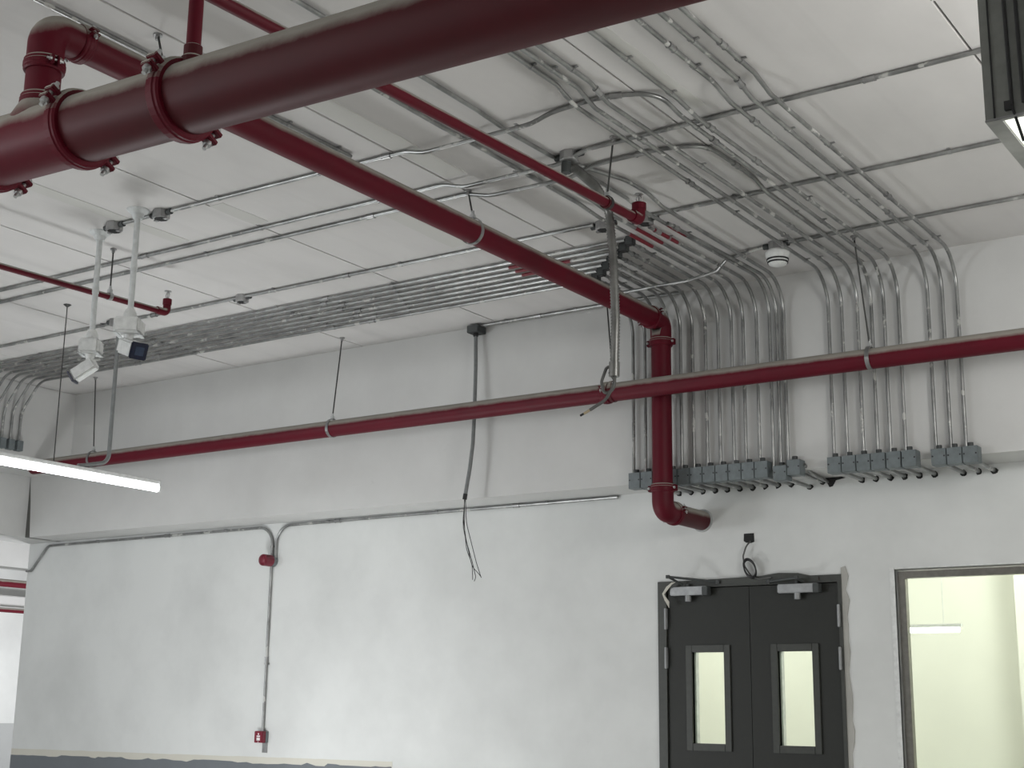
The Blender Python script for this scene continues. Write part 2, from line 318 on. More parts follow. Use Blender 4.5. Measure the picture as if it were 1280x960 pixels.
# ------------------------------------------------------------------ red pipes
def coupling(parent, c, axis, r, ear, w=None, mat='red', ring=True, nb=1):
    c = V(c); ax = V(axis).normalized(); w = w or r*.8; R = r*1.17
    b = bm_new(); lathe(b, c-ax*w/2, ax, [(0, r*1.0), (0, R*.95), (w*.12, R), (w*.3, R), (w*.36, R*1.03), (w*.64, R*1.03), (w*.7, R), (w*.88, R), (w, R*.95), (w, r)], 36)
    e = V(ear); e = (e-ax*e.dot(ax)).normalized(); t = ax.cross(e)
    for s in (1, -1):
        mt = Matrix((e*s, ax, t)).transposed().to_4x4(); mt.translation = c+e*s*(R+r*.13)
        for k in (1, -1): box(b, -r*.2, r*.2, -w*.38, w*.38, k*r*.16-r*.07, k*r*.16+r*.07, .003, mt)
    cp_ = link('coupling', b, mat, parent)
    for s in (1, -1):
        b = bm_new(); q = c+e*s*(R+r*.17); tube(b, [q-t*r*.5, q+t*r*.5], r*.07, 8); tube(b, [q-t*r*.36, q-t*r*.23], r*.13, 6); tube(b, [q+t*r*.23, q+t*r*.36], r*.13, 6)
        link('bolt', b, 'bolt', cp_)
    return cp_
# large main
RM = .138; YM = 3.39
zM = lambda x: 2.215+(-.029)*(x+3)          # slight fall along its run
pm = lambda x: (x, YM, zM(x))
t = thing('sprinkler_main_pipe', pm(-4.1), 'thick dusty dark red sprinkler main crossing the upper left foreground', 'pipe')
b = bm_new(); tube(b, [pm(-4.42), pm(-3.79)], RM, 40); link('pipe_section', b, 'darkred', t)
b = bm_new(); tube(b, [pm(-3.79), pm(-1.0)], RM, 40); link('pipe_section', b, 'darkred', t)
b = bm_new(); tube(b, [pm(-6.2), pm(-4.98)], RM, 40); link('pipe_section', b, 'darkred', t)
b = bm_new(); tube(b, [pm(-4.98), pm(-4.42)], RM*1.02, 40)
xr = -4.69; tube(b, [(xr, YM, zM(xr)), (xr, YM, zM(xr)+.09), (xr, YM, zM(xr)+.14), (xr, YM, zM(xr)+.175)], .1, 32, rads=[.125, .12, .095, .076]); link('tee', b, 'red', t)
coupling(t, pm(-4.42), (1, 0, 0), RM, (0, -.86, .5), .066); coupling(t, pm(-4.98), (1, 0, 0), RM, (0, -.86, .5), .066); coupling(t, pm(-3.83), (1, 0, 0), RM, (0, -.86, .5), .07)
b = bm_new(); lathe(b, (-3.79, YM, zM(-3.79)+.125), (0, 0, 1), [(0, .045), (.035, .045), (.045, .036), (.085, .036), (.09, .03)], 20); link('outlet_boss', b, 'darkred', t)
# riser, elbow and long run to the wall, drop and end bend
RB = .0725; zr = 2.775
t = thing('branch_riser_pipe', (-4.69, YM, 2.4), 'medium red pipe rising from the main and running on to the wall, top dusty', 'pipe')
b = bm_new(); tube(b, [(-4.69, YM, 2.41), (-4.69, YM, zr-.16)], RB, 32); link('riser', b, 'red', t)
b = bm_new(); tube(b, fillet([(-4.69, YM, zr-.16), (-4.69, YM, zr), (-4.69, YM+.16, zr)], .135, 12), RB*1.06, 32); link('elbow', b, 'red', t)
b = bm_new(); tube(b, [(-4.69, YM+.16, zr), (-4.657, 8.66, zr)], RB, 32); link('pipe_section', b, 'red', t)
coupling(t, (-4.69, YM, zr-.175), (0, 0, 1), RB, (1, -.2, 0)); coupling(t, (-4.69, YM, 2.435), (0, 0, 1), RB, (1, -.2, 0)); coupling(t, (-4.69, YM+.17, zr), (0, 1, 0), RB, (1, 0, .35))
YV = 8.79
t2 = thing('drop_pipe', (-4.655, YV, 1.375), 'medium red pipe dropping in front of the beam and bending into the wall', 'pipe')
b = bm_new(); tube(b, fillet([(-4.657, YV-.13, zr), (-4.656, YV, zr), (-4.655, YV, zr-.13)], .11, 12), RB*1.07, 32); link('elbow', b, 'red', t2)
b = bm_new(); tube(b, [(-4.655, YV, zr-.13), (-4.655, YV, 1.52)], RB, 32); link('pipe_section', b, 'red', t2)
b = bm_new(); tube(b, fillet([(-4.655, YV, 1.53), (-4.655, YV, 1.385), (-4.652, YV+.16, 1.385)], .13, 12), RB*1.07, 32); link('elbow', b, 'red', t2)
b = bm_new(); tube(b, [(-4.652, YV+.15, 1.385), (-4.65, YW+.03, 1.385)], RB, 32); link('stub', b, 'darkred', t2)
b = bm_new(); lathe(b, (-4.65, YW-.012, 1.385), (0, 1, 0), [(0, RB+.001), (0, RB*1.12), (.014, RB*1.2), (.02, RB*1.2)], 32); link('wall_collar', b, 'palegrey', t2)
coupling(t2, (-4.657, YV-.15, zr), (0, 1, 0), RB, (1, 0, .4), .03); coupling(t2, (-4.655, YV, zr-.16), (0, 0, 1), RB, (1, .1, 0)); coupling(t2, (-4.655, YV, 1.545), (0, 0, 1), RB, (1, .1, 0)); coupling(t2, (-4.652, YV+.16, 1.385), (0, 1, 0), RB, (1, 0, .3))
# long pipe parallel to the wall
YL, ZL = 8.6, 2.243; RL = .068
t = thing('long_wall_pipe', (-6, YL, ZL), 'long red pipe hung level in front of the whole beam, grey dust on top', 'pipe')
for x0, x1 in ((-11.47, -5.0), (-5.0, 2.9)):
    b = bm_new(); tube(b, [(x0, YL, ZL), (x1, YL, ZL)], RL, 28); link('pipe_section', b, 'red', t)
coupling(t, (-5.0, YL, ZL), (1, 0, 0), RL, (0, -1, .25), .06)
# small sprinkler branches
def sprinkler(t, p, r, dx=0):
    p = V(p); b = bm_new(); tube(b, fillet([p+V((0, -.09, 0)), p+V((0, 0, 0)), p+V((0, 0, .085))], .03, 6), r*1.3, 16)
    lathe(b, p+V((0, 0, .06)), (0, 0, 1), [(0, r*1.3), (0, r*1.5), (.04, r*1.5), (.04, r*.6)], 16); link('end_elbow', b, 'red', t)
    b = bm_new(); lathe(b, p+V((0, 0, .095)), (0, 0, 1), [(0, .012), (.02, .010), (.022, .004), (.06, .003), (.062, .026), (.065, .026)], 16)
    tube(b, fillet([p+V((-.01, 0, .11)), p+V((-.02, 0, .13)), p+V((-.004, 0, .155))], .01), .003, 6); tube(b, fillet([p+V((.01, 0, .11)), p+V((.02, 0, .13)), p+V((.004, 0, .155))], .01), .003, 6)
    link('sprinkler_head', b, 'steel', t)
t = thing('sprinkler_branch_pipe', (-3.79, YM, 2.4), 'thin red branch pipe rising off the main and ending in an upright sprinkler', 'pipe')
b = bm_new(); tube(b, fillet([(-3.79, YM, zM(-3.79)+.16), (-3.79, YM, 2.695), (-3.79, 6.0, 2.79), (-3.79, 6.86, 2.82)], .04, 8), .0285, 20); link('pipe_section', b, 'red', t)
b = bm_new(); tube(b, [(-3.79, 6.5, 2.807), (-3.79, 6.545, 2.809)], .036, 20); link('coupling', b, 'darkred', t)
sprinkler(t, (-3.79, 6.9, 2.822), .0285)
t = thing('left_sprinkler_pipe', (-7.42, 5.5, 2.66), 'thin red branch pipe behind the camera poles at left with upright sprinkler end', 'pipe')
b = bm_new(); tube(b, [(-7.42, 1.5, 2.60), (-7.42, 6.50, 2.708)], .021, 16); link('pipe_section', b, 'red', t)
sprinkler(t, (-7.42, 6.56, 2.71), .021)
for nm, x, z, r, lb in (('far_red_pipe', -15.45, 1.475, .05, 'dark red pipe seen through the opening at the far left edge, upper one'), ('far_thin_pipe', -15.65, 1.15, .03, 'thinner red pipe below the other through the far left opening')):
    b = bm_new(); tube(b, [(x, 6, z), (x, 13.7, z+.02)], r, 20); link(nm, b, 'red', label=lb, cat='pipe')
# hangers
def hanger(px, py, pz, r, axis, top=None, label='', ringmat='steel', rodr=.0055):
    top = top or (px, py, H); t = thing('pipe_hanger', (px, py, pz), label, 'pipe hanger', 'rod hangers holding the pipes')
    b = bm_new(); tube(b, [(px, py, pz+r+.03), top], rodr, 8); link('rod', b, 'rod', t)
    b = bm_new(); lathe(b, (top[0], top[1], top[2]-.03), (0, 0, 1), [(0, .011), (.018, .011), (.02, .022), (.03, .022)], 12); link('anchor', b, 'steel', t)
    b = bm_new(); ax = V(axis).normalized(); lat = ax.cross(V((0, 0, 1))); P = []
    w = .028; R0 = r+.002; R1 = r+.0055; n = 28; rings = []
    c = V((px, py, pz))
    for i in range(n+1):
        a = math.pi/2+2*math.pi*i/n; d = lat*math.cos(a)+V((0, 0, 1))*math.sin(a); k = 1+.35*max(0, math.sin(a)-.55)
        rings.append([b.verts.new(c+d*R0*k-ax*w/2), b.verts.new(c+d*R0*k+ax*w/2), b.verts.new(c+d*R1*k+ax*w/2), b.verts.new(c+d*R1*k-ax*w/2)])
    for a_, b_ in zip(rings, rings[1:]):
        for k in range(4): b.faces.new((a_[k], a_[(k+1) % 4], b_[(k+1) % 4], b_[k]))
    link('ring', b, ringmat, t)
    b = bm_new(); zt = pz+r*1.15; box(b, px-.014, px+.014, py-.014, py+.014, zt, zt+.028, .003); tube(b, [(px, py, zt+.02), (px, py, zt+.05)], .010, 6); link('nut', b, 'bolt', t)
hanger(-7.627, YL, ZL, RL, (1, 0, 0), (-7.627, 8.68, H), 'rod hanger with bright nut on the long pipe, left of the hanging wires')
hanger(-10.6, YL, ZL, RL, (1, 0, 0), (-10.62, 8.57, H), 'rod hanger on the long pipe just above the glowing tube lamp')
hanger(-3.03, YL, ZL, RL, (1, 0, 0), (-3.05, 8.45, H), 'rod hanger on the long pipe before the row of six conduits')
hanger(-4.95, YL, ZL, RL, (1, 0, 0), (-5.02, 8.62, H), 'rod hanger on the long pipe beside the flexible hose end', 'darkred')
hanger(-4.675, 6.45, zr, RB, (0, 1, 0), (-4.707, 6.44, H), 'steel ring hanger with black rod around the diagonal red pipe')
hanger(-4.69, 4.02, zr, RB, (0, 1, 0), (-4.752, 4.03, H), 'rod hanger behind the thick main pipe coupling at upper left')
hanger(-7.42, 6.05, 2.70, .021, (0, 1, 0), (-7.42, 6.05, H), 'short rod hanger on the thin pipe between the two camera poles')
hanger(-3.79, 6.53, 2.808, .033, (0, 1, 0), (-3.56, 6.2, H), 'leaning black rod holding the thin branch pipe near the hose', 'rod')
# ------------------------------------------------------------------ conduits
RC = .0123
def along(pts, d):
    acc = 0
    for a, b in zip(pts, pts[1:]):
        l = (b-a).length
        if acc+l >= d: return a+(b-a)*((d-acc)/l), (b-a).normalized()
        acc += l
    return pts[-1], (pts[-1]-pts[-2]).normalized()
def length(pts): return sum((b-a).length for a, b in zip(pts, pts[1:]))
def clamp_bm(p, d, r, up):
    b = bm_new(); up = V(up); up = (up-d*up.dot(d)).normalized(); s = d.cross(up)
    tube(b, [p-d*.009, p+d*.009], r*1.22, 10)
    mt = Matrix((s, d, up)).transposed().to_4x4(); mt.translation = p+up*(r*.6)
    box(b, -r*2.4, r*2.4, -.009, .009, r*.1, r*.42, 0, mt); box(b, -r*2.1, -r*1.6, -.004, .004, -r*.3, r*.1, 0, mt)
    return b
def conduit(pts, label, r=RC, rad=.12, clamps=(), cpl=(), group='steel conduits', splash=(), name='conduit', mat='galv', up=(0, 0, 1), wob=.0):
    P = fillet(pts, rad); t = thing(name, P[0], label, 'conduit', group)
    if wob:
        Q = [P[0]]
        for a, b_ in zip(P, P[1:]):
            k = int((b_-a).length/.5)
            for j in range(1, k): Q.append(a.lerp(b_, j/k)+V((random.uniform(-wob, wob), random.uniform(-wob, wob), 0)))
            Q.append(b_)
        P = Q
    b = bm_new(); tube(b, P, r, 12); link('pipe', b, mat, t, smooth=False)
    for q in clamps:
        p, d, = along(P, q)[:2]
        b = clamp_bm(p, d, r, (0, 1, 0) if abs(d.z) > .8 else up); link('clamp', b, 'steel', t)
    for q in cpl:
        p, d = along(P, q); b = bm_new(); tube(b, [p-d*.03, p+d*.03], r*1.28, 10); tube(b, [p-d*.031, p-d*.024], r*1.5, 8); tube(b, [p+d*.024, p+d*.031], r*1.5, 8); link('connector', b, 'steel', t)
    for q0, q1, mt in splash:
        p, d = along(P, q0); p2, d2 = along(P, q1); b = bm_new(); tube(b, [p, p.lerp(p2, .5), p2], r*1.05, 12, rads=[r*1.02, r*1.06, r*1.02]); link('paint_overspray', b, mt, t, label='stretch of conduit sprayed red')
    return t
hc = H-.017; lo = H-.062
# runs across the view
conduit([(-6.56, 5.70, hc), (-4.62, 5.73, hc), (-4.5, 5.73, hc-.035), (-3.78, 5.72, hc-.035), (-3.66, 5.72, hc), (-3.34, 5.69, hc), (-3.075, 5.80, hc), (-3.06, 6.02, lo), (-3.048, YB-.035, lo), (-3.048, YB-.035, 1.69)],
        'conduit from the right camera pole box curving round to the fifth drop of the six', rad=[.3, .3, .3, .3, .5, .35, .2, .25, .25], clamps=(.5, 1.3, 2.7, 3.9, 5.6), cpl=(1.8, 3.3, 4.1))
conduit([(-6.96, 5.70, hc), (-6.66, 5.70, hc)], 'short conduit stub between the two camera pole boxes on the ceiling')
conduit([(-11.42, 6.23, hc), (-4.75, 6.25, hc), (-4.6, 6.25, hc-.045), (-3.95, 6.25, hc-.045), (-3.75, 6.24, hc), (1.5, 6.16, hc)], 'long ceiling conduit that meets the box feeding the flexible hose', clamps=(1.2, 3.0, 5.2, 7.2, 8.6, 10.2), cpl=(4.1, 6.2, 9.3), rad=.3, wob=.004)
conduit([(-11.42, 6.43, hc), (-4.72, 6.45, hc), (-4.55, 6.45, hc-.045), (-4.0, 6.46, hc-.045), (-3.85, 6.46, hc), (-3.42, 6.45, hc), (-3.17, 6.52, hc), (-3.155, 6.85, hc), (-3.15, 7.12, hc), (-3.14, 7.28, lo), (-3.135, YB-.035, lo), (-3.135, YB-.035, 1.69)],
        'long ceiling conduit that swings in an arc to the fourth drop of the six', rad=[.3, .3, .3, .3, .4, .3, .2, .2, .25], clamps=(2.1, 4.5, 8.3, 9.4), cpl=(1.4, 5.95, 7.9, 8.6))
conduit([(-11.42, 7.31, hc), (-4.36, 7.33, hc)], 'ceiling conduit just above the packed bundle, running into a box at its right end', clamps=(2.4, 4.3, 5.5, 6.4), cpl=(3.0, 5.0), wob=.004)
conduit([(-3.98, 7.37, hc), (1.5, 7.27, hc)], 'ceiling conduit passing above the smoke detector towards the right edge', clamps=(.6, 1.9, 2.8), cpl=(1.2, 3.4), wob=.004)
conduit([(1.5, 8.22, hc), (-2.3, 8.26, hc), (-3.47, 8.30, hc)], 'ceiling conduit nearest the wall corner, ending at the smoke detector box', clamps=(2.6, 3.4, 4.2), cpl=(3.0,), wob=.003)
conduit([(-3.62, 8.31, hc), (-3.9, 8.34, hc-.02), (-4.02, 8.42, H-.085), (-4.3, 8.52, H-.085), (-4.92, 8.53, H-.085)], 'conduit slung below the bent conduits from the smoke detector box', clamps=(.12, .55, .9), cpl=(.4,), rad=.12)
conduit([(-6.37, 8.935, hc), (-5.0, 8.935, hc), (-4.55, 8.95, hc)], 'ceiling corner conduit right of the box with the hanging plastic pipe', clamps=(.25, .9, 1.3), cpl=(.55,))
# runs towards the wall
ordn = ['first', 'second', 'third', 'fourth', 'fifth', 'sixth', 'seventh', 'eighth', 'ninth', 'tenth', 'eleventh', 'twelfth', 'thirteenth', 'fourteenth']
def toward(x0, xj, xd, yj, label, y0=2.5, zb=1.69, cl=(), cp=(), rad=.28, pre=hc, xm=None):
    x1 = xm if xm is not None else x0+(xd-x0)*.35
    conduit([(x0, y0, pre), (x0+(x1-x0)*.2, yj, pre), (x1, yj+.17, lo), (xd, YB-.035, lo), (xd, YB-.035, zb)], label, rad=[.13, .13, .25], clamps=cl, cpl=cp)
toward(-2.575, -2.57, -2.553, 5.86, 'rightmost of the three conduits dropping to the short box row', cl=(3.2, 4.3, 6.1), cp=(3.0, 5.2), zb=1.675)
toward(-2.675, -2.67, -2.65, 5.86, 'middle of the three conduits dropping to the short box row', cl=(2.9, 4.0, 6.15), cp=(3.4, 5.5), zb=1.675)
toward(-2.79, -2.78, -2.747, 5.84, 'leftmost of the three conduits dropping to the short box row', cl=(3.15, 5.2, 6.2), cp=(2.9, 3.8), zb=1.675)
toward(-3.03, -3.02, -2.947, 5.92, 'conduit of the last drop in the row of six, straight along the ceiling', cl=(2.9, 3.35, 5.0, 6.15), cp=(3.75, 4.3))
toward(-3.30, -3.30, -3.233, 5.52, 'third drop of the six, rightmost of three jogged ceiling conduits', cl=(2.85, 4.2, 6.1), cp=(3.1, 5.4), xm=-3.30)
toward(-3.385, -3.385, -3.345, 5.54, 'second drop of the six, middle of three jogged ceiling conduits', cl=(2.8, 4.8, 6.1), cp=(3.7, 5.55), xm=-3.385)
toward(-3.455, -3.455, -3.440, 5.45, 'first drop of the six, leftmost of three jogged ceiling conduits', cl=(2.72, 5.0, 6.1), cp=(4.4, 5.7), xm=-3.455)
# the fourteen drops of the long row; first eight turn out of the ceiling bundle
drops = [-4.985, -4.884, -4.783, -4.682, -4.588, -4.491, -4.384, -4.282, -4.177, -4.085, -3.981, -3.88, -3.826, -3.772]
def drop(x, ytop, i, label, ys=None, splash=(), pts=None, zb=1.70, rd=.25):
    pts = pts or [(x, ytop, H-.05)]
    conduit(pts+[(x, YB-.035, H-.05), (x, YB-.035, zb)], label, rad=[.2]*(len(pts)-1)+[rd], clamps=(.25 if pts[0][1] > 7 else 1.6, length([V(p) for p in pts])+ (8.7-pts[-1][1])+.75), cpl=(.1,), splash=splash, group='conduits dropping to the long box row')
for i in range(8):
    y = 8.352-.096*i
    sp_ = [(10.98-.09*i-.0, 6.42+.09*i, 'redsplash')] if i in (5, 6, 7) else []
    x = drops[i]
    conduit([(-11.40, y, 2.47), (-11.40, y, H-.3), (-11.15, y, hc-.004), (x-.045, y, hc-.004)], '%s conduit of the packed ceiling bundle, counted from the wall' % ordn[i], rad=[.2, .2],
            clamps=(1.2+.3*(i % 2), 2.74, 4.35, 5.15+.05*i), cpl=(2.0+.37*(i % 3), 4.75+.1*(i % 2)), splash=[(6.38+random.uniform(0, .2), 6.72+random.uniform(-.1, .25), 'redsplash')] if i >= 4 else (), group='packed conduit bundle on the ceiling', wob=.003)
    drop(x, y+.045, i, '%s drop from the left of the long conduit row, turning out of the ceiling bundle' % ordn[i])
    j = thing('conduit_elbow_box', (x, y, H), 'small dark elbow box where the %s bundle conduit turns to the wall' % ordn[i], 'elbow box', 'elbow boxes at the bundle corner')
    b = bm_new(); box(b, x-.034, x+.02, y-.02, y+.034, H-.06, H-.002, .004); link('body', b, 'boxdark', j)
    b = bm_new(); box(b, x-.028, x+.014, y-.014, y+.028, H-.063, H-.058); link('opening', b, 'dark', j)
drop(drops[8], 0, 8, 'ninth drop of the long row, the lower of two conduits beside the thin red branch', pts=[(-4.25, 2.5, hc), (-4.25, 5.55, hc), (-4.24, 6.0, hc), (-4.235, 6.95, hc), (-4.21, 7.15, H-.05)], splash=[(5.02, 5.32, 'redsplash')])
drop(drops[9], 0, 9, 'tenth drop of the long row, the upper of two conduits beside the thin red branch', pts=[(-4.19, 4.84, hc), (-4.16, 5.55, hc), (-4.14, 6.95, hc), (-4.12, 7.15, H-.05)], splash=[(2.6, 2.95, 'redsplash')])
drop(drops[10], 0, 10, 'eleventh drop of the long row, starting at the box with red overspray', pts=[(-4.03, 7.47, H-.05)], splash=[(.05, .36, 'redsplash')])
drop(drops[11], 0, 11, 'twelfth drop of the long row, bare conduit starting at the hose box', pts=[(-3.95, 6.34, hc), (-3.94, 7.0, hc), (-3.92, 7.15, H-.05)], zb=1.64, splash=[(1.15, 1.4, 'redsplash')])
drop(drops[12], 0, 12, 'thirteenth drop of the long row, behind the lower stepped box', pts=[(-3.90, 7.47, H-.05)], zb=1.66)
drop(drops[13], 0, 13, 'last drop at the right end of the long row, jogged at the ceiling', pts=[(-3.965, 2.5, hc), (-3.965, 5.5, hc), (-3.985, 5.8, hc), (-3.97, 6.25, hc), (-3.80, 6.75, hc), (-3.79, 7.0, hc), (-3.785, 7.18, H-.05)], zb=1.69)
for p in drops[13:14]: pass
conduit([(-4.93, 2.0, hc), (-4.93, 5.62, hc)], 'conduit above the diagonal red pipe at upper left, ending at a cross run', clamps=(3.1, 3.5), mat='galv')
# ceiling boxes
def cbox(x, y, s, label, h=.055, open_=True, z=H):
    t = thing('ceiling_box', (x, y, z), label, 'junction box', 'junction boxes on the ceiling')
    b = bm_new(); lathe(b, (x, y, z-h), (0, 0, 1), [(0, s*.92), (.004, s), (h, s)], 8); link('body', b, 'steel', t)
    if open_:
        b = bm_new(); lathe(b, (x, y, z-h-.002), (0, 0, 1), [(0, s*.75), (.003, s*.8)], 8); link('opening', b, 'dark', t)
        for k in (-1, 1):
            b = bm_new(); box(b, x+k*s*.75-.012, x+k*s*.75+.012, y-.012, y+.012, z-h-.008, z-h); link('lug', b, 'steel', t)
    for k in (-1, 1):
        b = bm_new(); tube(b, [(x+k*s, y, z-.02), (x+k*(s+.035), y, z-.02)], .019, 10); link('connector', b, 'boxdark', t)
cbox(-3.88, 6.26, .055, 'pale box on the ceiling from which the flexible hose hangs', open_=False)
cbox(-4.30, 7.36, .055, 'open box at the right end of the conduit above the bundle')
cbox(-4.02, 7.40, .055, 'open box just beyond the thin branch sprinkler head')
cbox(-7.46, 7.33, .05, 'open box on the ceiling conduit right of the left sprinkler')
cbox(-6.56, 5.70, .055, 'open box on the ceiling right of the right camera pole')
cbox(-7.00, 5.70, .055, 'open box on the ceiling between the two camera poles')
cbox(-3.53, 8.305, .055, 'closed box on the ceiling above the smoke detector', open_=False)
cbox(-8.84, 7.27, .035, 'small box at the top of the lamp drop pipe', open_=False)
# smoke detector
sx, sy2, k = -3.525, 8.31, 1.28
t = thing('smoke_detector', (sx, sy2, H-.16), 'round white smoke detector with two dark slots on a ceiling box', 'smoke detector')
b = bm_new(); lathe(b, (sx, sy2, H-.165), (0, 0, 1), [(0, .02*k), (.004, .03*k), (.012, .046*k), (.03, .052*k), (.055, .056*k), (.065, .062*k), (.09, .064*k), (.103, .058*k), (.11, .05*k)], 28); link('body', b, 'white', t, smooth=True)
for z, r in ((H-.146, .0505*k), (H-.127, .0545*k)):
    b = bm_new(); lathe(b, (sx, sy2, z), (0, 0, 1), [(0, r), (0, r+.003), (.010, r+.004), (.010, r)], 28); link('slot', b, 'black', t)
# ------------------------------------------------------------------ wall boxes
def wbox(x, z0, z1, label, group, stub=True, hw=.0485, y=8.91, pre='box'):
    t = thing('outlet_box', (x, y, z0), label, 'junction box', group)
    b = bm_new(); box(b, x-hw, x+hw, y, YB-.001, z0, z1, .003); link('body', b, 'box', t)
    b = bm_new(); box(b, x-hw+.0015, x+hw-.0015, y-.004, y, z0+.001, z1-.001, .001); cv = link('cover', b, 'box', t)
    for s in (-1, 1):
        b = bm_new(); tube(b, [(x+s*(hw-.011), y-.0055, (z0+z1)/2+.004), (x+s*(hw-.011), y-.003, (z0+z1)/2+.004)], .0058, 8); link('screw_hole', b, 'black', cv)
    b = bm_new(); tube(b, [(x-.01, YB-.035, z1-.002), (x-.01, YB-.035, z1+.03)], .019, 10); link('connector', b, 'boxdark', t)
    if stub:
        b = bm_new(); tube(b, [(x+.012, YB-.045, z0+.02), (x+.012, YW-.005, z0+.022)], .0145, 10); link('stub_conduit', b, 'galv', t)
        b = bm_new(); n = 9; prism(b, [(x+.012+(.024+random.uniform(-.006, .006))*math.cos(2*math.pi*k/n), z0+.018+(.022+random.uniform(-.005, .005))*math.sin(2*math.pi*k/n)) for k in range(n)], YW-.002, YW+.001); link('wall_hole', b, 'dark', t)
for k in range(11): wbox(-4.951+.1*k, 1.583, 1.70, '%s grey box from the left in the long row under the beam' % ordn[k], 'long row of grey boxes')
wbox(-3.809, 1.553, 1.655, 'grey box stepped lower near the right end of the long row', 'long row of grey boxes', y=8.90)
wbox(-3.712, 1.583, 1.69, 'last grey box at the right end of the long row', 'long row of grey boxes')
for k, x in enumerate([-3.422, -3.321, -3.220, -3.119, -3.015, -2.911]): wbox(x, 1.573, 1.683, '%s grey box from the left in the row of six' % ordn[k], 'row of six grey boxes')
for k, x in enumerate([-2.718, -2.617, -2.516]): wbox(x, 1.566, 1.674, '%s grey box from the left in the row of three' % ordn[k], 'row of three grey boxes')
conduit([(-3.66, YB+.0-.03, 1.66), (-3.66, YB+.12, 1.612), (-3.66, YW-.01, 1.60)], 'short angled conduit from the last box of the long row to the wall', rad=.05, group='conduit stubs')
b = bm_new(); prism(b, [(-3.73, 1.625), (-3.56, 1.628), (-3.53, 1.618), (-3.60, 1.605), (-3.625, 1.565), (-3.65, 1.56), (-3.67, 1.60), (-3.71, 1.605)], YW-.003, YW+.001); struct('trim_9', b, 'dark')
# left face boxes at the start of the bundle
for i in range(5):
    y = 8.352-.096*i; t = thing('outlet_box', (-11.42, y, 2.40), 'small grey box at the %s bundle drop on the left beam' % ordn[i], 'junction box', 'boxes on the left beam')
    b = bm_new(); box(b, -11.43, -11.37, y-.034, y+.034, 2.36, 2.46, .003); link('body', b, 'box', t); b = bm_new(); box(b, -11.37, -11.366, y-.032, y+.032, 2.362, 2.458); link('cover', b, 'box', t)
# ------------------------------------------------------------------ conduits and fire alarm on the lower wall
yc = YW-.018; zc = 1.606
conduit([(-12.475, yc, 1.345), (-12.40, yc, 1.345), (-12.16, yc, 1.592), (-8.98, yc, 1.600), (-8.982, yc, -.215)], 'conduit under the beam soffit at left turning down past the alarm to the call point', rad=[.04, .1, .17], r=.0125, clamps=(1.2, 3.0, 3.7, 4.75, 5.35), cpl=(2.2, 4.72))
conduit([(-8.935, yc, 1.26), (-8.935, yc, 1.603), (-7.0, yc, 1.609), (-5.36, yc, 1.612)], 'conduit under the beam soffit running right from the alarm bell', rad=[.17, .05], r=.0125, clamps=(.9, 2.1, 3.2), cpl=(1.0, 2.9))
t = thing('alarm_bell', (-8.98, YW, 1.28), 'round red fire alarm sounder on the wall conduit', 'alarm')
b = bm_new(); lathe(b, (-8.965, YW-.05, 1.285), (0, 1, 0), [(0, .05), (.045, .05)], 24); link('back_box', b, 'box', t)
b = bm_new(); lathe(b, (-8.965, YW-.15, 1.285), (0, 1, 0), [(0, .040), (0, .050), (.006, .0525), (.10, .0525), (.105, .048)], 32); link('housing', b, 'redplastic', t, smooth=False)
b = bm_new(); lathe(b, (-8.965, YW-.158, 1.285), (0, 1, 0), [(0, .004), (.001, .020), (.004, .036), (.009, .041)], 32); link('dome', b, 'redplastic', t, smooth=True)
t = thing('call_point', (-8.98, YW, -.28), 'small red manual call point with white printed label', 'alarm call point')
b = bm_new(); box(b, -9.028, -8.93, YW-.075, YW-.03, -.315, -.215, .004); link('housing', b, 'redplastic', t)
b = bm_new(); box(b, -9.010, -8.925, YW-.03, YW-.0, -.312, -.218, .003); link('back_box', b, 'box', t)
b = bm_new(); box(b, -8.996, -8.957, YW-.077, YW-.0745, -.295, -.272); box(b, -8.996, -8.957, YW-.077, YW-.0745, -.266, -.253); prism(b, [(-8.985, -.246), (-8.968, -.246), (-8.9765, -.230)], YW-.077, YW-.0745); prism(b, [(-8.982, -.311), (-8.971, -.311), (-8.9765, -.302)], YW-.077, YW-.0745); link('printed_label', b, 'label', t)
b = bm_new(); box(b, -8.992, -8.93, YW-.006, YW, -.40, -.305, .001); tube(b, [(-8.957, YW-.009, -.365), (-8.957, YW-.005, -.365)], .006, 8); link('strut_plate', b, 'steel', t)
# ------------------------------------------------------------------ hanging plastic pipe with loose wires
t = thing('corner_box', (-6.42, 8.93, H-.06), 'dark grey box at the ceiling corner above the hanging grey pipe', 'junction box')
b = bm_new(); box(b, -6.475, -6.365, 8.88, YB-.002, H-.075, H-.015, .004); link('body', b, 'boxdark', t)
b = bm_new(); lathe(b, (-6.418, 8.93, H-.105), (0, 0, 1), [(0, .018), (.012, .022), (.03, .022)], 12); link('gland', b, 'black', t)
t = thing('hanging_plastic_pipe', (-6.41, 8.93, 1.61), 'grey plastic pipe hanging from the corner box with loose black wires below', 'pipe')
P = [V((-6.418, 8.93, H-.1)), V((-6.405, 8.92, 2.7)), V((-6.395, 8.90, 2.3)), V((-6.39, 8.88, 2.05)), V((-6.40, 8.86, 1.85)), V((-6.435, 8.85, 1.62))]
b = bm_new(); tube(b, P, .0155, 14); link('pipe', b, 'pvc', t)
b = bm_new(); tube(b, [(-6.431, 8.851, 1.645), (-6.438, 8.849, 1.60)], .018, 10); link('tape', b, 'black', t)
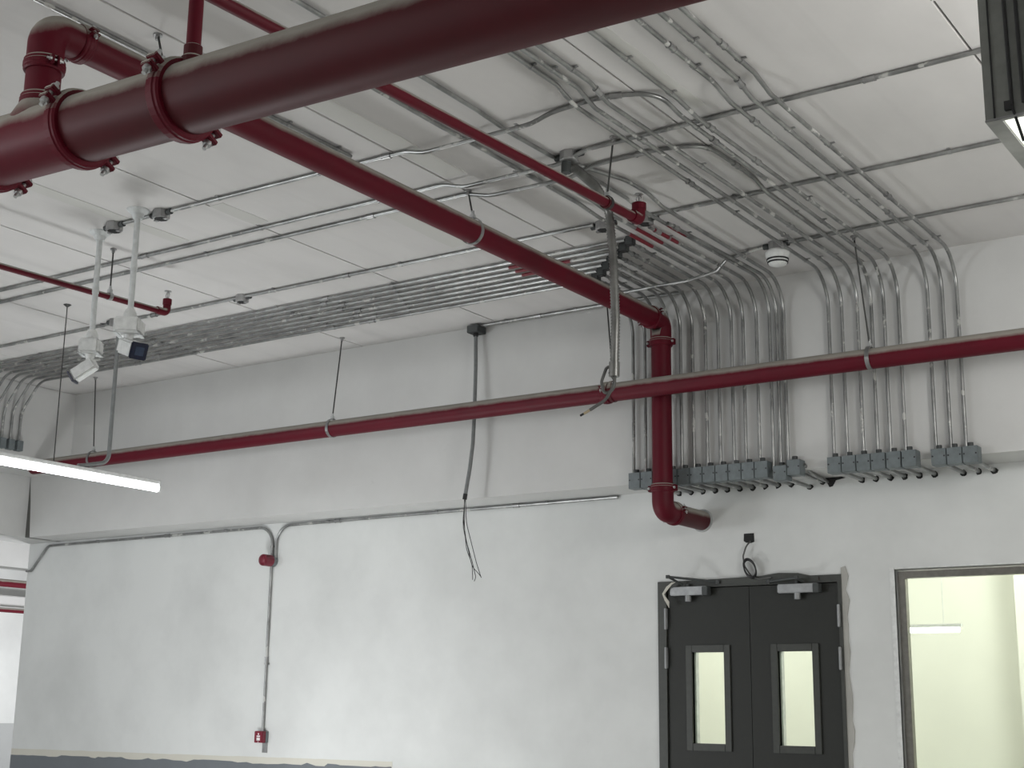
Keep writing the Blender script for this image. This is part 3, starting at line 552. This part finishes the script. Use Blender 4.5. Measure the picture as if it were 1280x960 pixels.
for w in ([(-6.435, 8.85, 1.61), (-6.455, 8.86, 1.45), (-6.43, 8.87, 1.28), (-6.37, 8.87, 1.12), (-6.33, 8.87, .99), (-6.345, 8.87, .96)],
          [(-6.435, 8.85, 1.61), (-6.46, 8.86, 1.40), (-6.42, 8.86, 1.27), (-6.36, 8.86, 1.07), (-6.30, 8.86, 1.02), (-6.27, 8.86, .985)],
          [(-6.43, 8.85, 1.61), (-6.425, 8.86, 1.42), (-6.37, 8.86, 1.25), (-6.32, 8.86, 1.10), (-6.275, 8.86, .99)],
          [(-6.44, 8.85, 1.61), (-6.445, 8.865, 1.38), (-6.41, 8.85, 1.20), (-6.36, 8.86, 1.10), (-6.345, 8.85, .97)]):
    b = bm_new(); tube(b, fillet(w, .3), .0028, 6); link('wire', b, 'black', t)
# ------------------------------------------------------------------ flexible hose
t = thing('flexible_hose', (-3.9, 6.8, 1.83), 'ribbed grey metal hose hanging from the ceiling box past the red pipes', 'hose')
P = fillet([(-3.90, 6.26, H-.10), (-3.90, 6.34, 2.985), (-3.945, 6.66, 2.985), (-3.94, 6.80, 2.90), (-3.915, 6.81, 2.60), (-3.895, 6.8, 2.2), (-3.905, 6.8, 1.90)], [.04, .15, .12, .3, .3], 10)
Lt = length(P); n = int(Lt/.0095); Q = []; R_ = []
for i in range(n+1):
    p, d = along(P, Lt*i/n); Q.append(p); R_.append(.0285 if i % 2 else .0225)
b = bm_new(); tube(b, Q, .025, 16, rads=R_); link('ribbed_tube', b, 'hose', t)
b = bm_new(); tube(b, [(-3.904, 6.8, 1.95), (-3.906, 6.8, 1.865)], .031, 14); link('end_fitting', b, 'hose', t)
b = bm_new(); tube(b, [(-3.90, 6.26, H-.05), (-3.90, 6.26, H-.12)], .028, 12); link('gland', b, 'boxdark', t)
b = bm_new(); tube(b, fillet([(-3.905, 6.8, 1.90), (-3.95, 6.8, 1.94), (-3.985, 6.79, 1.84), (-3.965, 6.79, 1.76), (-3.91, 6.8, 1.79), (-3.90, 6.8, 1.84), (-3.925, 6.78, 1.89)], .05), .009, 10)
tube(b, fillet([(-3.90, 6.8, 1.87), (-3.90, 6.79, 1.81), (-3.96, 6.79, 1.73), (-4.06, 6.79, 1.685)], .08), .0095, 10); link('cable', b, 'cable', t)
b = bm_new(); tube(b, [(-4.055, 6.79, 1.687), (-4.10, 6.79, 1.668)], .008, 8); link('bare_end', b, 'beige', t); b = bm_new(); tube(b, [(-4.098, 6.79, 1.669), (-4.125, 6.79, 1.658)], .007, 8); link('cut_tip', b, 'black', t)
# ------------------------------------------------------------------ tube lamp and its suspension
XL = -8.82; zl = 1.745
t = thing('tube_light', (XL, 7.1, zl), 'long glowing white tube light hanging at the left edge', 'lamp')
b = bm_new(); tube(b, [(XL, 6.22, zl-.012), (XL, 7.83, zl-.012)], .030, 18); link('tube', b, 'tube', t)
b = bm_new(); box(b, XL-.022, XL+.022, 6.2, 7.85, zl+.018, zl+.05, .004); link('housing', b, 'white', t)
for y in (6.2, 7.835):
    b = bm_new(); box(b, XL-.026, XL+.026, y-.008, y+.012, zl-.045, zl+.05, .004); link('end_cap', b, 'white', t)
b = bm_new(); tube(b, [(XL, 6.79, H), (XL, 6.79, zl+.05)], .0045, 6); lathe(b, (XL, 6.79, H-.02), (0, 0, 1), [(0, .008), (.016, .03), (.02, .03)], 10); link('suspension_rod', b, 'rod', t)
conduit([(XL, 7.31, H-.03), (XL, 7.31, 1.87), (XL, 7.10, 1.815), (XL, 7.02, 1.80)], 'grey conduit dropping from the ceiling to the tube light', rad=[.09, .05], r=.0165, cpl=(.06,), name='lamp_drop_pipe', mat='pvc', group='')
# ------------------------------------------------------------------ security cameras
def cctv(x, y, zb, d, label, k=1.0, boxrot=.6, bs=1.0):
    t = thing('security_camera', (x, y, H), label, 'security camera', 'security cameras on ceiling poles')
    b = bm_new(); lathe(b, (x, y, H-.06), (0, 0, 1), [(0, .03), (.012, .034), (.03, .042), (.045, .062), (.052, .07), (.06, .072)], 24); link('ceiling_flange', b, 'pole', t, smooth=False)
    b = bm_new(); tube(b, [(x, y, H-.05), (x, y, zb+.04)], .0185, 20); tube(b, [(x, y, zb+.31), (x, y, zb+.35)], .022, 20); link('pole', b, 'pole', t)
    b = bm_new(); lathe(b, (x, y, zb+.0), (0, 0, 1), [(0, .045), (.03, .04), (.06, .026)], 16); link('collar', b, 'white', t)
    mt = Matrix.Translation((x, y, zb-.055)) @ Matrix.Rotation(boxrot, 4, 'Z'); b = bm_new(); box(b, -.072*k, .072*k, -.072*k, .072*k, -.05, .05, .014, mt); bx_ = link('mounting_box', b, 'white', t)
    for q in (-1, 1):
        b = bm_new(); box(b, q*.06*k-.013, q*.06*k+.013, -.07*k, .07*k, -.054, -.048, .002, mt); link('lug', b, 'pole', bx_)
    d = V(d).normalized(); s = d.cross(V((0, 0, 1))).normalized(); u = s.cross(d); c0 = V((x, y, zb-.16))
    b = bm_new(); lathe(b, (x, y, zb-.15), (0, 0, 1), [(0, .022), (.02, .027), (.05, .035)], 16); tube(b, [(x, y, zb-.13), c0+u*.0+d*.01], .021, 12); link('swivel', b, 'white', t)
    mt = Matrix((s, d, u)).transposed().to_4x4(); mt = mt @ Matrix.Scale(bs, 4); mt.translation = c0+d*.05*bs-u*.02; b = bm_new(); box(b, -.042, .042, -.085, .085, -.04, .04, .012, mt); cb = link('camera_body', b, 'white', t)
    b = bm_new(); box(b, -.046, .046, .082, .10, -.044, .044, .006, mt); link('front_rim', b, 'navy', cb)
    b = bm_new(); box(b, -.024, .024, .099, .1025, -.022, .022, .0008, mt); link('lens_window', b, 'lens', cb)
cctv(-7.221, 5.77, 2.31, (-.72, -.40, -.55), 'left white security camera on a ceiling pole, aimed down to the left', .92, .6)
cctv(-6.674, 5.61, 2.33, (.86, -.22, -.32), 'right white security camera on a ceiling pole, dark front facing right', 1.12, .6, 1.2)
# ------------------------------------------------------------------ hanging sheet-metal box at the right edge
x0, y0, zb = -.768, 3.0, 1.294
t = thing('ceiling_duct', (x0+.2, y0+.4, zb), 'dark sheet-metal duct box with lit underside hanging at the upper right edge', 'duct')
b = bm_new(); x1, y1 = x0+.45, y0+.85; w = .004
box(b, x0, x1, y0, y0+w, zb, H); box(b, x0, x0+w, y0+w, y1, zb, H); box(b, x1-w, x1, y0+w, y1, zb, H); box(b, x0+w, x1-w, y1-w, y1, zb, H); link('shell', b, 'duct', t)
b = bm_new(); q = .034; box(b, x0-.001, x0+q, y0-.001, y1, zb-.006, zb, .001); box(b, x1-q, x1, y0, y1, zb-.006, zb); box(b, x0+q, x1-q, y0-.001, y0+.01, zb-.006, zb); box(b, x0+q, x1-q, y1-q, y1, zb-.006, zb); link('bottom_flange', b, 'steel', t)
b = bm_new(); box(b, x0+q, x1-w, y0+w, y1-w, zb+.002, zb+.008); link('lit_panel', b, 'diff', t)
b = bm_new(); box(b, x0+.019, x0+.0225, y0-.003, y0, zb, H); link('seam', b, 'black', t)
for xx in (.057, .082):
    b = bm_new(); tube(b, fillet([(x0+xx-.004, y0-.008, H), (x0+xx, y0-.010, 1.9), (x0+xx+.004, y0-.008, zb+.02)], .5), .0045, 8); link('cable', b, 'black', t)
b = bm_new(); tube(b, [(x0+.06, y0-.01, zb+.022), (x0+.072, y0+.03, zb-.055)], .0035, 8); box(b, x0+.045, x0+.06, y0-.012, y0, zb+.01, zb+.03); link('clip', b, 'black', t)
for o in bpy.data.objects:
    if '_b' in o: del o['_b']
    if o.get('group') == '': del o['group']
    if o.parent and o.parent.type == 'EMPTY' and o.type == 'MESH' and 'kind' in o: del o['kind']
